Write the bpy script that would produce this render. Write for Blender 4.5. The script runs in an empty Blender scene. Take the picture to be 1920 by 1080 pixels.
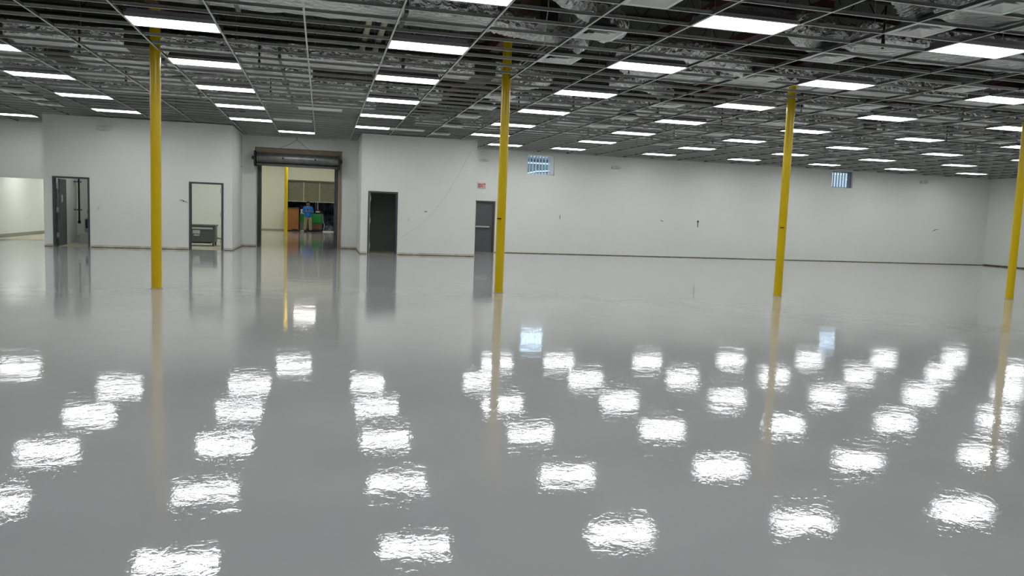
import bpy, bmesh, math, random
from mathutils import Vector, Matrix
random.seed(7)
C = bpy.context.scene
COL = C.collection
PI = math.pi
H = 4.04          # suspended grid height
FT4, FT2 = 1.2192, 0.6096
Y0 = 9.006        # centre line of a row of lamps; rows of the grid count from here
YF, YB = 26.3, 29.4   # front of the two boxed rooms, back wall of the hall
ROOF = 5.6

# ------------------------------------------------------------------ camera, world, exposure
cam_d = bpy.data.cameras.new('camera')
cam = bpy.data.objects.new('camera', cam_d)
COL.objects.link(cam)
cam_d.sensor_width = 36.0
cam_d.lens = 26.66
cam_d.clip_end = 300
_r = Vector((0.96961253, -0.24165207, 0.0381552))
_u = Vector((-0.01376648, 0.10182039, 0.99470754))
_f = Vector((0.24425811, 0.96500616, -0.09539962))
cam.matrix_world = Matrix(((_r.x, _u.x, -_f.x, -0.9532), (_r.y, _u.y, -_f.y, 0.0),
                           (_r.z, _u.z, -_f.z, 1.5023), (0, 0, 0, 1)))
C.camera = cam
w = bpy.data.worlds.new('overcast_sky')
C.world = w
w.use_nodes = True
bg = w.node_tree.nodes['Background']
bg.inputs[0].default_value = (0.62, 0.80, 0.95, 1)
bg.inputs[1].default_value = 1.0
# overcast sky: dull towards the skyline, much brighter a little higher up
_tc = w.node_tree.nodes.new('ShaderNodeTexCoord')
_sx = w.node_tree.nodes.new('ShaderNodeSeparateXYZ')
_mr = w.node_tree.nodes.new('ShaderNodeMapRange')
_mr.inputs['From Min'].default_value = 0.09
_mr.inputs['From Max'].default_value = 0.16
_mr.inputs['To Min'].default_value = 0.95
_mr.inputs['To Max'].default_value = 4.5
w.node_tree.links.new(_tc.outputs['Generated'], _sx.inputs[0])
w.node_tree.links.new(_sx.outputs['Z'], _mr.inputs['Value'])
w.node_tree.links.new(_mr.outputs['Result'], bg.inputs[1])
C.view_settings.view_transform = 'Standard'
C.view_settings.look = 'None'
C.view_settings.gamma = 1
C.view_settings.use_curve_mapping = False
C.view_settings.exposure = 0.0
LAMP = 15.5

# ------------------------------------------------------------------ materials
def srgb(r, g, b):
    f = lambda c: (c / 255 / 12.92) if c / 255 <= 0.04045 else ((c / 255 + 0.055) / 1.055) ** 2.4
    return (f(r), f(g), f(b), 1)

def mat(name, col, rough=0.6, metal=0.0, noise=0.0, scale=5.0, bump=0.0, bscale=30.0, spec=0.5, coat=0.0, dark=None):
    m = bpy.data.materials.new(name)
    m.use_nodes = True
    nt = m.node_tree
    b = nt.nodes['Principled BSDF']
    b.inputs['Base Color'].default_value = col
    b.inputs['Roughness'].default_value = rough
    b.inputs['Metallic'].default_value = metal
    b.inputs['Specular IOR Level'].default_value = spec
    b.inputs['Coat Weight'].default_value = coat
    tc = nt.nodes.new('ShaderNodeTexCoord')
    if noise or dark:
        n = nt.nodes.new('ShaderNodeTexNoise')
        n.inputs['Scale'].default_value = scale
        n.inputs['Detail'].default_value = 6
        nt.links.new(tc.outputs['Object'], n.inputs['Vector'])
        r = nt.nodes.new('ShaderNodeValToRGB')
        d = dark or tuple(c * (1 - noise) for c in col[:3]) + (1,)
        r.color_ramp.elements[0].position = 0.35
        r.color_ramp.elements[1].position = 0.65
        r.color_ramp.elements[0].color = d
        r.color_ramp.elements[1].color = col
        nt.links.new(n.outputs['Fac'], r.inputs['Fac'])
        nt.links.new(r.outputs['Color'], b.inputs['Base Color'])
    if bump:
        n2 = nt.nodes.new('ShaderNodeTexNoise')
        n2.inputs['Scale'].default_value = bscale
        n2.inputs['Detail'].default_value = 4
        nt.links.new(tc.outputs['Object'], n2.inputs['Vector'])
        bp = nt.nodes.new('ShaderNodeBump')
        bp.inputs['Strength'].default_value = 1.0
        bp.inputs['Distance'].default_value = bump
        nt.links.new(n2.outputs['Fac'], bp.inputs['Height'])
        nt.links.new(bp.outputs['Normal'], b.inputs['Normal'])
    return m

def emit(name, col, s):
    m = bpy.data.materials.new(name)
    m.use_nodes = True
    nt = m.node_tree
    nt.nodes.remove(nt.nodes['Principled BSDF'])
    e = nt.nodes.new('ShaderNodeEmission')
    e.inputs[0].default_value = col
    e.inputs[1].default_value = s
    nt.links.new(e.outputs[0], nt.nodes['Material Output'].inputs[0])
    return m

def foil_material():
    m = mat('foil_wrap', (0.93, 0.94, 0.93, 1), 0.2, 0.74)
    nt = m.node_tree
    b = nt.nodes['Principled BSDF']
    tc = nt.nodes.new('ShaderNodeTexCoord')
    v = nt.nodes.new('ShaderNodeTexVoronoi')
    v.inputs['Scale'].default_value = 9
    n = nt.nodes.new('ShaderNodeTexNoise')
    n.inputs['Scale'].default_value = 8
    n.inputs['Detail'].default_value = 6
    n.inputs['Distortion'].default_value = 2.4
    mx = nt.nodes.new('ShaderNodeMath'); mx.operation = 'ADD'
    bp = nt.nodes.new('ShaderNodeBump')
    bp.inputs['Distance'].default_value = 0.06
    nt.links.new(tc.outputs['Object'], v.inputs['Vector'])
    nt.links.new(tc.outputs['Object'], n.inputs['Vector'])
    nt.links.new(v.outputs['Distance'], mx.inputs[0])
    nt.links.new(n.outputs['Fac'], mx.inputs[1])
    nt.links.new(mx.outputs[0], bp.inputs['Height'])
    nt.links.new(bp.outputs['Normal'], b.inputs['Normal'])
    return m

def floor_material():
    m = mat('grey_epoxy', srgb(160, 161, 165), 0.012)
    nt = m.node_tree
    b = nt.nodes['Principled BSDF']
    b.inputs['IOR'].default_value = 1.46
    tc = nt.nodes.new('ShaderNodeTexCoord')
    # faint roller passes and cloudiness in the pour
    n = nt.nodes.new('ShaderNodeTexNoise')
    n.inputs['Scale'].default_value = 0.35
    n.inputs['Detail'].default_value = 5
    nt.links.new(tc.outputs['Object'], n.inputs['Vector'])
    r = nt.nodes.new('ShaderNodeValToRGB')
    r.color_ramp.elements[0].position = 0.3
    r.color_ramp.elements[1].position = 0.7
    r.color_ramp.elements[0].color = srgb(169, 169, 169)
    r.color_ramp.elements[1].color = srgb(178, 178, 177)
    nt.links.new(n.outputs['Fac'], r.inputs['Fac'])
    nt.links.new(r.outputs['Color'], b.inputs['Base Color'])
    # orange-peel, trowel ripples and slow waves of the self-levelled coat
    def nz(scale, detail, dist):
        q = nt.nodes.new('ShaderNodeTexNoise')
        q.inputs['Scale'].default_value = scale
        q.inputs['Detail'].default_value = detail
        q.inputs['Distortion'].default_value = dist
        nt.links.new(tc.outputs['Object'], q.inputs['Vector'])
        return q
    a, c, d = nz(2.4, 1, 0.0), nz(13.0, 3, 0.7), nz(60.0, 2, 0.3)
    m1 = nt.nodes.new('ShaderNodeMath'); m1.operation = 'MULTIPLY'; m1.inputs[1].default_value = 0.052
    m2 = nt.nodes.new('ShaderNodeMath'); m2.operation = 'MULTIPLY'; m2.inputs[1].default_value = 0.013
    ad = nt.nodes.new('ShaderNodeMath'); ad.operation = 'ADD'
    ad2 = nt.nodes.new('ShaderNodeMath'); ad2.operation = 'ADD'
    m0 = nt.nodes.new('ShaderNodeMath'); m0.operation = 'MULTIPLY'; m0.inputs[1].default_value = 0.15
    nt.links.new(a.outputs['Fac'], m0.inputs[0])
    nt.links.new(c.outputs['Fac'], m1.inputs[0])
    nt.links.new(d.outputs['Fac'], m2.inputs[0])
    nt.links.new(m0.outputs[0], ad.inputs[0]); nt.links.new(m1.outputs[0], ad.inputs[1])
    nt.links.new(ad.outputs[0], ad2.inputs[0]); nt.links.new(m2.outputs[0], ad2.inputs[1])
    bp = nt.nodes.new('ShaderNodeBump')
    bp.inputs['Strength'].default_value = 1.0
    bp.inputs['Distance'].default_value = 0.012
    nt.links.new(ad2.outputs[0], bp.inputs['Height'])
    nt.links.new(bp.outputs['Normal'], b.inputs['Normal'])
    return m

def glass_material():
    m = mat('window_glass', (0.9, 0.96, 1, 1), 0.02)
    b = m.node_tree.nodes['Principled BSDF']
    b.inputs['Transmission Weight'].default_value = 1.0
    b.inputs['IOR'].default_value = 1.45
    return m

M = dict(
    floor=floor_material(), foil=foil_material(), glass=glass_material(),
    wall=mat('white_wall_paint', srgb(228, 231, 224), 0.55, noise=0.03, scale=0.8, spec=0.3),
    cream=mat('cream_wall_paint', srgb(220, 222, 200), 0.6, noise=0.03, scale=0.8, spec=0.3),
    concrete=mat('bare_concrete', srgb(186, 182, 162), 0.75, noise=0.12, scale=3),
    base=mat('dirty_wall_foot', srgb(212, 207, 190), 0.8, dark=srgb(180, 172, 150), scale=5),
    gap=mat('dark_wall_gap', srgb(104, 96, 82), 0.9, dark=srgb(56, 50, 42), scale=6),
    greybase=mat('grey_base_strip', srgb(146, 149, 138), 0.6),
    yellow=mat('yellow_column_paint', srgb(208, 178, 4), 0.28, noise=0.04, scale=3, spec=0.5),
    steel=mat('bare_steel', srgb(120, 116, 108), 0.5, 0.6, noise=0.2, scale=8),
    tee=mat('white_tee_flange', srgb(206, 208, 204), 0.4),
    galv=mat('galvanised_web', srgb(186, 190, 186), 0.45, 0.1, noise=0.25, scale=60),
    mainweb=mat('shaded_main_tee_web', srgb(104, 108, 106), 0.5, 0.1, noise=0.2, scale=40),  # darker copy of the web tone: shade of the unlit side put into the colour
    housing=mat('lamp_housing', srgb(150, 144, 156), 0.5, 0.2),
    bezel=mat('lamp_bezel', srgb(225, 225, 228), 0.4),
    clip=mat('bright_clip', srgb(225, 225, 225), 0.25, 0.9),
    roomlens=emit('room_lamp_lens', (0.985, 0.995, 1.0, 1), 23.0),
    lens=emit('lamp_lens', (0.97, 0.985, 1.0, 1), LAMP),
    warmlens=emit('warm_lamp_lens', (1.0, 0.985, 0.91, 1), 22.5),
    deck=mat('roof_deck_paint', srgb(62, 66, 57), 0.85, noise=0.25, scale=2),
    joist=mat('dark_joist_steel', srgb(44, 41, 38), 0.7, noise=0.3, scale=6),
    girder=mat('red_oxide_steel', srgb(88, 52, 44), 0.7, noise=0.35, scale=4),
    duct=mat('grey_duct_sheet', srgb(120, 124, 122), 0.45, 0.6),
    diffuser=mat('diffuser_white', srgb(226, 230, 226), 0.5),
    pipeblack=mat('black_pipe', srgb(26, 26, 26), 0.5),
    pvc=mat('beige_pvc', srgb(196, 190, 160), 0.5),
    conduit=mat('grey_conduit', srgb(170, 170, 160), 0.4, 0.3),
    frame=mat('charcoal_frame', srgb(70, 74, 78), 0.45, noise=0.08, scale=4),
    leaf=mat('charcoal_door', srgb(86, 90, 92), 0.5, noise=0.1, scale=3),
    brown=mat('brown_door_jamb', srgb(110, 90, 78), 0.6),
    hinge=mat('hinge_steel', srgb(190, 190, 186), 0.35, 0.7),
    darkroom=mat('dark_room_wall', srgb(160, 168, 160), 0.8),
    wood=mat('tan_header_board', srgb(150, 134, 108), 0.7, noise=0.2, scale=4),
    coil=mat('rolled_curtain_steel', srgb(112, 114, 112), 0.42, 0.55, noise=0.25, scale=5),
    guide=mat('dark_guide_steel', srgb(92, 92, 90), 0.5, 0.5, noise=0.35, scale=7),
    black=mat('black_plastic', srgb(18, 18, 19), 0.5),
    white=mat('white_plastic', srgb(218, 220, 214), 0.45),
    offwhite=mat('aged_white_plastic', srgb(196, 200, 192), 0.5),
    red=mat('exit_red', srgb(205, 20, 40), 0.4),
    trafo=mat('transformer_grey', srgb(98, 106, 102), 0.45, noise=0.08, scale=4),
    label=mat('pale_label', srgb(205, 205, 198), 0.6),
    panel=mat('sectional_door_panel', srgb(120, 122, 100), 0.6, noise=0.12, scale=5),
    panelstile=mat('sectional_door_stile', srgb(170, 170, 146), 0.6),
    orange=mat('brown_cabinet_board', srgb(148, 96, 44), 0.6, noise=0.12, scale=3),
    green=mat('green_machine_shell', srgb(24, 128, 52), 0.4, noise=0.3, scale=6),
    rust=mat('rusty_skirt', srgb(96, 70, 54), 0.7, noise=0.3, scale=6),
    bank=mat('dark_rubble_bank', srgb(120, 126, 146), 0.9, dark=srgb(30, 32, 42), scale=3, bump=0.05, bscale=9),
    skin=mat('skin', srgb(176, 124, 100), 0.55),
    blue=mat('blue_hoodie', srgb(30, 104, 176), 0.8, noise=0.2, scale=14),
    khaki=mat('khaki_cloth', srgb(142, 134, 108), 0.85, noise=0.2, scale=12),
    hair=mat('dark_cap_cloth', srgb(22, 20, 22), 0.8),
    bluebar=mat('window_bar_white', srgb(235, 242, 248), 0.5),
    darkbar=mat('window_bar_dark', srgb(120, 134, 146), 0.5),
    canopy=mat('dark_outdoor_canopy', srgb(84, 100, 112), 0.7, noise=0.7, scale=1.5),
    seam=mat('drywall_seam', srgb(214, 218, 211), 0.6),
)

# ------------------------------------------------------------------ mesh helpers
class MB:
    def __init__(s): s.v = []; s.f = []; s.m = []; s.k = 0; s.sm = []
    def add(s, vs, fs, smooth=False):
        o = len(s.v)
        s.v += [tuple(p) for p in vs]
        s.f += [tuple(i + o for i in f) for f in fs]
        s.m += [s.k] * len(fs)
        s.sm += [smooth] * len(fs)
        return s
    def box(s, x0, x1, y0, y1, z0, z1):
        v = [(x0, y0, z0), (x1, y0, z0), (x1, y1, z0), (x0, y1, z0), (x0, y0, z1), (x1, y0, z1), (x1, y1, z1), (x0, y1, z1)]
        return s.add(v, [(0, 3, 2, 1), (4, 5, 6, 7), (0, 1, 5, 4), (1, 2, 6, 5), (2, 3, 7, 6), (3, 0, 4, 7)])
    def tube(s, pts, rad, n=10, cap=True):
        pts = [Vector(p) for p in pts]
        rs = rad if isinstance(rad, (list, tuple)) else [rad] * len(pts)
        vs, fs = [], []
        prev = None
        for i, p in enumerate(pts):
            a = pts[max(0, i - 1)]; b = pts[min(len(pts) - 1, i + 1)]
            d = (b - a).normalized()
            if prev is None:
                t = Vector((0, 0, 1)) if abs(d.z) < 0.9 else Vector((1, 0, 0))
                x = d.cross(t).normalized()
            else:
                x = (prev - d * prev.dot(d)).normalized()
            prev = x
            y = d.cross(x)
            for j in range(n):
                an = 2 * PI * j / n
                vs.append(p + (x * math.cos(an) + y * math.sin(an)) * rs[i])
        for i in range(len(pts) - 1):
            for j in range(n):
                k = (j + 1) % n
                fs.append((i * n + j, i * n + k, (i + 1) * n + k, (i + 1) * n + j))
        s.add(vs, fs, True)
        if cap:
            s.add([vs[j] for j in range(n)], [tuple(range(n))[::-1]])
            s.add([vs[(len(pts) - 1) * n + j] for j in range(n)], [tuple(range(n))])
        return s
    def cyl(s, x, y, z0, z1, r, n=20): return s.tube([(x, y, z0), (x, y, z1)], r, n)
    def ball(s, c, r, nu=12, nv=8, sc=(1, 1, 1)):
        vs, fs = [], []
        for i in range(nv + 1):
            th = PI * i / nv
            for j in range(nu):
                ph = 2 * PI * j / nu
                vs.append((c[0] + r * sc[0] * math.sin(th) * math.cos(ph), c[1] + r * sc[1] * math.sin(th) * math.sin(ph), c[2] + r * sc[2] * math.cos(th)))
        for i in range(nv):
            for j in range(nu):
                k = (j + 1) % nu
                fs.append((i * nu + j, (i + 1) * nu + j, (i + 1) * nu + k, i * nu + k))
        return s.add(vs, fs, True)
    def build(s, name, m, parent=None, loc=None):
        me = bpy.data.meshes.new(name)
        me.from_pydata(s.v, [], s.f)
        ms = m if isinstance(m, (list, tuple)) else [m]
        for x in ms: me.materials.append(x)
        me.polygons.foreach_set('material_index', s.m)
        me.polygons.foreach_set('use_smooth', s.sm)
        me.update()
        o = bpy.data.objects.new(name, me)
        COL.objects.link(o)
        if parent: o.parent = parent
        if loc: o.location = loc
        return o

def tag(o, label=None, cat=None, group=None, kind=None):
    if label: o['label'] = label
    if cat: o['category'] = cat
    if group: o['group'] = group
    if kind: o['kind'] = kind
    return o
def empty(name, loc, label=None, cat=None, group=None, rz=0):
    o = bpy.data.objects.new(name, None)
    COL.objects.link(o)
    o.location = loc; o.rotation_euler = (0, 0, rz)
    return tag(o, label, cat, group)
def copy_tree(o, parent=None):
    c = o.copy(); COL.objects.link(c)
    if parent: c.parent = parent
    for ch in list(o.children): copy_tree(ch, c)
    return c
def struct(name, mb, m): return tag(mb.build(name, m), kind='structure')
def bevel(o, wd=0.01, seg=2):
    b = o.modifiers.new('bevel', 'BEVEL'); b.width = wd; b.segments = seg; b.limit_method = 'ANGLE'
    return o
ORD = ['', 'second ', 'third ', 'fourth ', 'fifth ', 'sixth ', 'seventh ', 'eighth ', 'ninth ', 'tenth ', 'eleventh ', 'twelfth ', 'thirteenth ', 'fourteenth ', 'fifteenth ', 'sixteenth ', 'seventeenth ', 'eighteenth ', 'nineteenth ', 'twentieth ']

def wall_x(mb, x0, x1, y0, y1, z0, z1, holes=()):
    """wall running along x, with rectangular holes (xa, xb, za, zb)"""
    xs = sorted({x0, x1} | {h[0] for h in holes} | {h[1] for h in holes})
    for a, b in zip(xs, xs[1:]):
        hs = [h for h in holes if h[0] <= a and h[1] >= b]
        if not hs: mb.box(a, b, y0, y1, z0, z1)
        else:
            h = hs[0]
            if h[2] > z0: mb.box(a, b, y0, y1, z0, h[2])
            if h[3] < z1: mb.box(a, b, y0, y1, h[3], z1)
    return mb

# ================================================================== STRUCTURE
struct('floor', MB().box(-17, 31, -9, 62, -0.2, 0), M['floor'])
struct('ceiling', MB().box(-17, 31, -9, YB + .3, ROOF, ROOF + 0.2).box(-17, 6.3, YB + .3, 51, ROOF, ROOF + 0.2), M['deck'])     # roof deck over everything
XL, XR = -16.0, 29.45
# openings of the back wall
ROLL = (-3.14, -0.50, 0.0, 2.97)
PASS = (-12.15, -9.27, 0.0, 2.13)
V1 = (6.94, 8.05, 3.15, 3.93)
V2 = (20.87, 21.93, 3.28, 3.985)
BD = (4.90, 5.66, 0.0, 2.0)
mb = wall_x(MB(), XL, -9.27, YB, YB + 0.3, 0, ROOF, [PASS])
wall_x(mb, -9.27, -3.79, YB, YB + 0.3, 3.0, ROOF)          # only above the lids of the boxed rooms
wall_x(mb, -3.79, XR, YB, YB + 0.3, 0, ROOF, [ROLL, BD, V1, V2])
struct('wall_back', mb, M['wall'])
struct('wall_right', MB().box(XR, XR + 0.3, -8.2, YB + 0.3, 0, ROOF), M['wall'])
struct('wall_left', MB().box(XL - 0.3, XL, -8.2, YB + 0.3, 0, ROOF), M['wall'])
struct('wall_rear', MB().box(XL - 0.3, XR + 0.3, -8.5, -8.2, 0, ROOF), M['wall'])
# left boxed rooms: front with two door openings
D1 = (-9.02, -7.99, 0.0, 2.17)
D2 = (-5.10, -4.06, 0.0, 2.18)
D3 = (0.555, 1.56, 0.0, 2.14)
mb = wall_x(MB(), -9.27, -3.79, YF, YF + 0.12, 0, H + 0.02, [D1, D2])
mb.box(-9.27, -9.17, YF + 0.12, 33.2, 0, H + 0.02)
mb.box(-3.89, -3.79, YF + 0.12, 33.2, 0, H + 0.02)
struct('wall_utility_block', mb, M['wall'])
struct('wall_utility_back', MB().box(-9.17, -6.35, 29.2, 29.32, 0, 3.0), M['wall'])
struct('wall_utility_divider', MB().box(-6.45, -6.35, YF + 0.12, 33.2, 0, 3.0), M['wall'])
struct('wall_transformer_room_back', MB().box(-6.45, -3.79, 33.1, 33.2, 0, 3.0), M['wall'])
struct('ceiling_utility_block', MB().box(-9.17, -3.89, YF + 0.12, 33.1, 3.0, 3.05), M['wall'])
# right boxed room
mb = wall_x(MB(), 0.32, 4.27, YF, YF + 0.12, 0, H + 0.02, [(0.62, 1.56, 0, 2.14)])
mb.box(0.32, 0.44, YF + 0.12, YB, 0, H + 0.02)
mb.box(4.15, 4.27, YF + 0.12, YB, 0, H + 0.02)
struct('wall_dark_room_block', mb, M['wall'])
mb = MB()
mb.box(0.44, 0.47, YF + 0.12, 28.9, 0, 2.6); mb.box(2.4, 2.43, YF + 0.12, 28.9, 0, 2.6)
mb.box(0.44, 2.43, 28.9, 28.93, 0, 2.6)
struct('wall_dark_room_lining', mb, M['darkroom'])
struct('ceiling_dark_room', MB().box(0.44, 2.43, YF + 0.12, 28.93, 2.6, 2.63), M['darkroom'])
# passage behind the left opening
struct('wall_passage_left', MB().box(-12.45, -12.15, YB + 0.3, 41, 0, 3.2), M['wall'])
struct('wall_passage_right', MB().box(-9.27, -9.17, 33.2, 41, 0, 3.2), M['wall'])
struct('wall_passage_end', MB().box(-12.45, -9.17, 41, 41.2, 0, 3.2), M['wall'])
struct('ceiling_passage', MB().box(-12.45, -9.27, YB + 0.3, 41.2, 3.1, 3.2), M['wall'])
struct('floor_passage', MB().box(-12.15, -9.28, YB + 0.35, 41, 0.0, 0.004), M['concrete'])
struct('floor_utility_block', MB().box(-9.17, -3.89, YF + 0.05, 33.1, 0.0, 0.004), M['concrete'])
struct('floor_dark_room', MB().box(0.47, 2.4, YF + 0.06, 28.9, 0.0, 0.004), M['concrete'])
# loading room seen through the roll-up opening
YL = 50.3
struct('wall_loading_back', wall_x(MB(), -9.17, 6.2, YL, YL + 0.3, 0, ROOF, [(-3.10, 1.6, 0, 3.13)]), M['cream'])
struct('wall_loading_left', MB().box(-9.17, -9.0, 33.2, YL, 0, ROOF), M['cream'])
struct('wall_loading_right', MB().box(6.0, 6.2, YB + 0.3, YL, 0, ROOF), M['cream'])
struct('wall_loading_near', MB().box(-3.79, -3.78, YB + 0.3, 33.2, 0, ROOF), M['cream'])
struct('trim_loading_opening', MB().box(-3.2, -3.10, YL - 0.06, YL + 0.02, 0, 3.13).box(-3.2, 1.7, YL - 0.06, YL + 0.02, 3.13, 3.2), M['brown'])
struct('baseboard_loading', MB().box(-9.0, -3.2, YL - 0.02, YL, 0, 0.07), M['greybase'])

# feet of the walls: pale strip over a dark open joint
def foot(name, segs, h=0.075, g=0.016, m1='base', m2='gap'):
    mb = MB()
    for (xa, ya, xb, yb) in segs:
        t = 0.006
        if abs(ya - yb) < 1e-6:
            mb.k = 0; mb.box(xa, xb, ya - t, ya, g, h)
            mb.k = 1; mb.box(xa, xb, ya - t * 1.8, ya, 0, g)
        else:
            s = t if xb >= 0 else t
            lo, hi = min(ya, yb), max(ya, yb)
            sg = 1 if name.endswith('recess_left') else -1
            mb.k = 0; mb.box(min(xa, xa + sg * s), max(xa, xa + sg * s), lo, hi, g, h)
            mb.k = 1; mb.box(min(xa, xa + 1.8 * sg * s), max(xa, xa + 1.8 * sg * s), lo, hi, 0, g)
    return struct(name, mb, [M[m1], M[m2]])
foot('baseboard_utility_block', [(-9.27, YF, D1[0] - 0.02, YF), (D1[1] + 0.02, YF, D2[0] - 0.02, YF), (D2[1] + 0.02, YF, -3.79, YF)])
foot('baseboard_recess_left', [(-3.79, YF, -3.79, YB)])
foot('baseboard_recess_right', [(0.32, YF, 0.32, YB)])
foot('baseboard_recess_back', [(-3.79, YB, -3.3, YB), (-0.26, YB, 0.32, YB)])
foot('baseboard_dark_room_block', [(0.32, YF, 0.54, YF), (1.58, YF, 4.27, YF)])
foot('baseboard_back', [(5.70, YB, XR, YB)], h=0.036, g=0.02)
foot('baseboard_right', [(XR, -8, XR, YB)], h=0.07, g=0.045)
foot('baseboard_passage_left', [(-12.144, YB + 0.3, -12.144, 41)], h=0.13, g=0.015, m1='greybase')
# paper-thin drywall joint running round the walls
mb = MB()
for (xa, xb, y) in ((-9.27, -3.79, YF), (0.32, 4.27, YF), (4.27, XR, YB), (-3.79, -3.4, YB), (-0.1, 0.32, YB)):
    mb.box(xa, xb, y - 0.0008, y, 2.98, 2.983)
struct('trim_drywall_joint', mb, M['seam'])

# ================================================================== CEILING LAMPS
def make_lamp():
    r = empty('ceiling_light', (0, 0, 0))
    mb = MB()
    for k, (m, a, b, c, d) in enumerate(((0, -.6, .6, -.298, -.275), (0, -.6, .6, .275, .298), (0, -.6, -.585, -.275, .275), (0, .585, .6, -.275, .275))):
        mb.box(a, b, c, d, -0.004, 0.02)
    mb.build('bezel', M['bezel'], r)
    mb = MB()   # tapered sheet-metal housing above the grid
    v = [(-.595, -.295, .02), (.595, -.295, .02), (.595, .295, .02), (-.595, .295, .02), (-.56, -.25, .115), (.56, -.25, .115), (.56, .25, .115), (-.56, .25, .115)]
    mb.add(v, [(4, 5, 6, 7), (0, 1, 5, 4), (1, 2, 6, 5), (2, 3, 7, 6), (3, 0, 4, 7)])
    mb.build('housing', M['housing'], r)
    MB().box(-.585, .585, -.275, .275, 0.004, 0.012).build('lens', M['lens'], r)
    for sx in (-1, 1):
        for sy in (-1, 1):
            m2 = MB()
            x = sx * .615
            m2.box(min(x, x + sx * .03), max(x, x + sx * .03), sy * .17 - .02, sy * .17 + .02, 0.035, 0.085)
            m2.box(x - .006, x + .006, sy * .17 - .012, sy * .17 + .012, 0.085, 0.11)
            m2.build('clip', M['clip'], r)
    return r
proto = make_lamp()
used = False
LG = 'lit panel lights set in the open ceiling grid'
cells = {-9: [6], -6: [2, 3, 4, 5], -3: [1, 2, 3, 4, 5], -2: [6], 0: [0, 1, 2, 3, 4, 5], 3: [0, 1, 2, 3, 4, 5], 4: [6],
         6: [0, 1, 2, 3, 4, 5, 6], 9: [1, 2, 3, 4, 5, 6], 12: [2, 3, 4, 5, 6], 15: [3, 4, 5, 6], 18: [4, 5, 6], 21: [6, 5]}
special = {-9: 'lit ceiling panel at the far left edge over the bright passage opening',
           -2: 'lit ceiling panel alone in front of the roll-up door recess',
           4: 'lit ceiling panel low behind the second yellow column, closest to the back wall there'}
rowname = {-6: 'first full row of lights from the left', -3: 'second full row of lights from the left',
           0: 'third full row of lights from the left', 3: 'fourth full row of lights from the left',
           6: 'fifth full row of lights from the left', 9: 'sixth full row of lights from the left',
           12: 'seventh full row of lights from the left', 15: 'eighth full row of lights from the left',
           18: 'ninth full row of lights from the left', 21: 'rightmost row of lights against right wall'}
for ix, ks in cells.items():
    ks = sorted(ks)
    for n, k in enumerate(ks):
        o = proto if not used else copy_tree(proto)
        used = True
        o.location = ((ix + .5) * FT4, Y0 + k * 5 * FT2, H)
        if ix in special: lab = special[ix]
        else: lab = 'lit ceiling panel, %s in the %s' % ((ORD[n] + 'nearest').strip(), rowname[ix])
        tag(o, lab, 'ceiling light', LG)
# the same lamps carry on overhead and behind, out of the picture; they light the near floor
for ix, ks in {-12: [1, 3, 5], -9: [1, 3, 4], -6: [-1, 0, 1], -3: [-2, -1, 0], 0: [-3, -2, -1], 3: [-2, -1], 6: [-2, -1], 9: [-1, 0], 12: [-1, 0, 1], 15: [0, 1, 2], 18: [1, 2, 3], 21: [2, 3, 4]}.items():
    for k in ks:
        o = copy_tree(proto)
        o.location = ((ix + .5) * FT4, Y0 + k * 5 * FT2, H)
        tag(o, 'lit ceiling panel overhead, outside what the photo shows', 'ceiling light', 'panel lights outside the picture')
lampcells = {(ix, 5 * k) for ix, ks in cells.items() for k in ks}

# ================================================================== CEILING GRID (one locked-together thing)
grid = empty('ceiling_grid', (0, 20, H), 'open white metal ceiling grid without tiles hanging over the whole hall', 'ceiling grid')
GO = Vector((0, 20, H))
def tee_y(mb, x, ya, yb):
    x -= GO.x; ya -= GO.y; yb -= GO.y
    mb.k = 0; mb.box(x - .012, x + .012, ya, yb, -0.004, 0.0)
    mb.k = 1; mb.box(x - .0016, x + .0016, ya, yb, 0.0, 0.032); mb.box(x - .004, x + .004, ya, yb, 0.032, 0.042)
def tee_x(mb, xa, xb, y):
    xa -= GO.x; xb -= GO.x; y -= GO.y
    mb.k = 0; mb.box(xa, xb, y - .012, y + .012, -0.003, 0.0)
    mb.k = 1; mb.box(xa, xb, y - .0016, y + .0016, 0.0, 0.032); mb.box(xa, xb, y - .004, y + .004, 0.032, 0.042)
TM = [M['tee'], M['galv']]
TM2 = [M['tee'], M['mainweb']]
IX = range(-13, 25)
for i in IX:
    x = i * FT4
    ye = YF if (-9.27 < x < -3.79 or 0.32 < x < 4.27) else YB
    mb = MB(); tee_y(mb, x, -8.1, ye); mb.build('main_tee', TM2, grid)
pieces = []
for n in range(-28, 34):
    y = Y0 + (n + .5) * FT2
    if y > YB - 0.02 or y < -8: continue
    for i in range(-13, 24):
        a, b = i * FT4 + .013, (i + 1) * FT4 - .013
        segs = [(a, b)]
        if y > YF:
            ns = []
            for (s0, s1) in segs:
                for (lo, hi) in ((-9.27, -3.79), (0.32, 4.27)):
                    if s1 > lo and s0 < hi:
                        if s0 < lo: ns.append((s0, lo))
                        if s1 > hi: ns.append((hi, s1))
                        break
                else: ns.append((s0, s1))
            segs = ns
        for s0, s1 in segs: pieces.append((s0, s1, y))
def inview(x, y):
    d = Vector((x + .953, y, H - 1.5)); z = d.dot(_f)
    if z < 1: return None
    px = 960 + 1421.9 * d.dot(_r) / z; py = 540 - 1421.9 * d.dot(_u) / z
    return (0 < px < 1920 and 0 < py < 1080) and z
vis = [(inview((p[0] + p[1]) / 2, p[2]), p) for p in pieces]
near = [p for z, p in sorted((v for v in vis if v[0]), key=lambda t: t[0])[:100]]
ns = set(near)
for p in near:
    mb = MB(); tee_x(mb, *p); mb.build('cross_tee', TM, grid)
mb = MB()
for p in pieces:
    if p not in ns: tee_x(mb, *p)
tag(mb.build('cross_tee', TM, grid), kind='stuff')
mb = MB()
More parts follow.
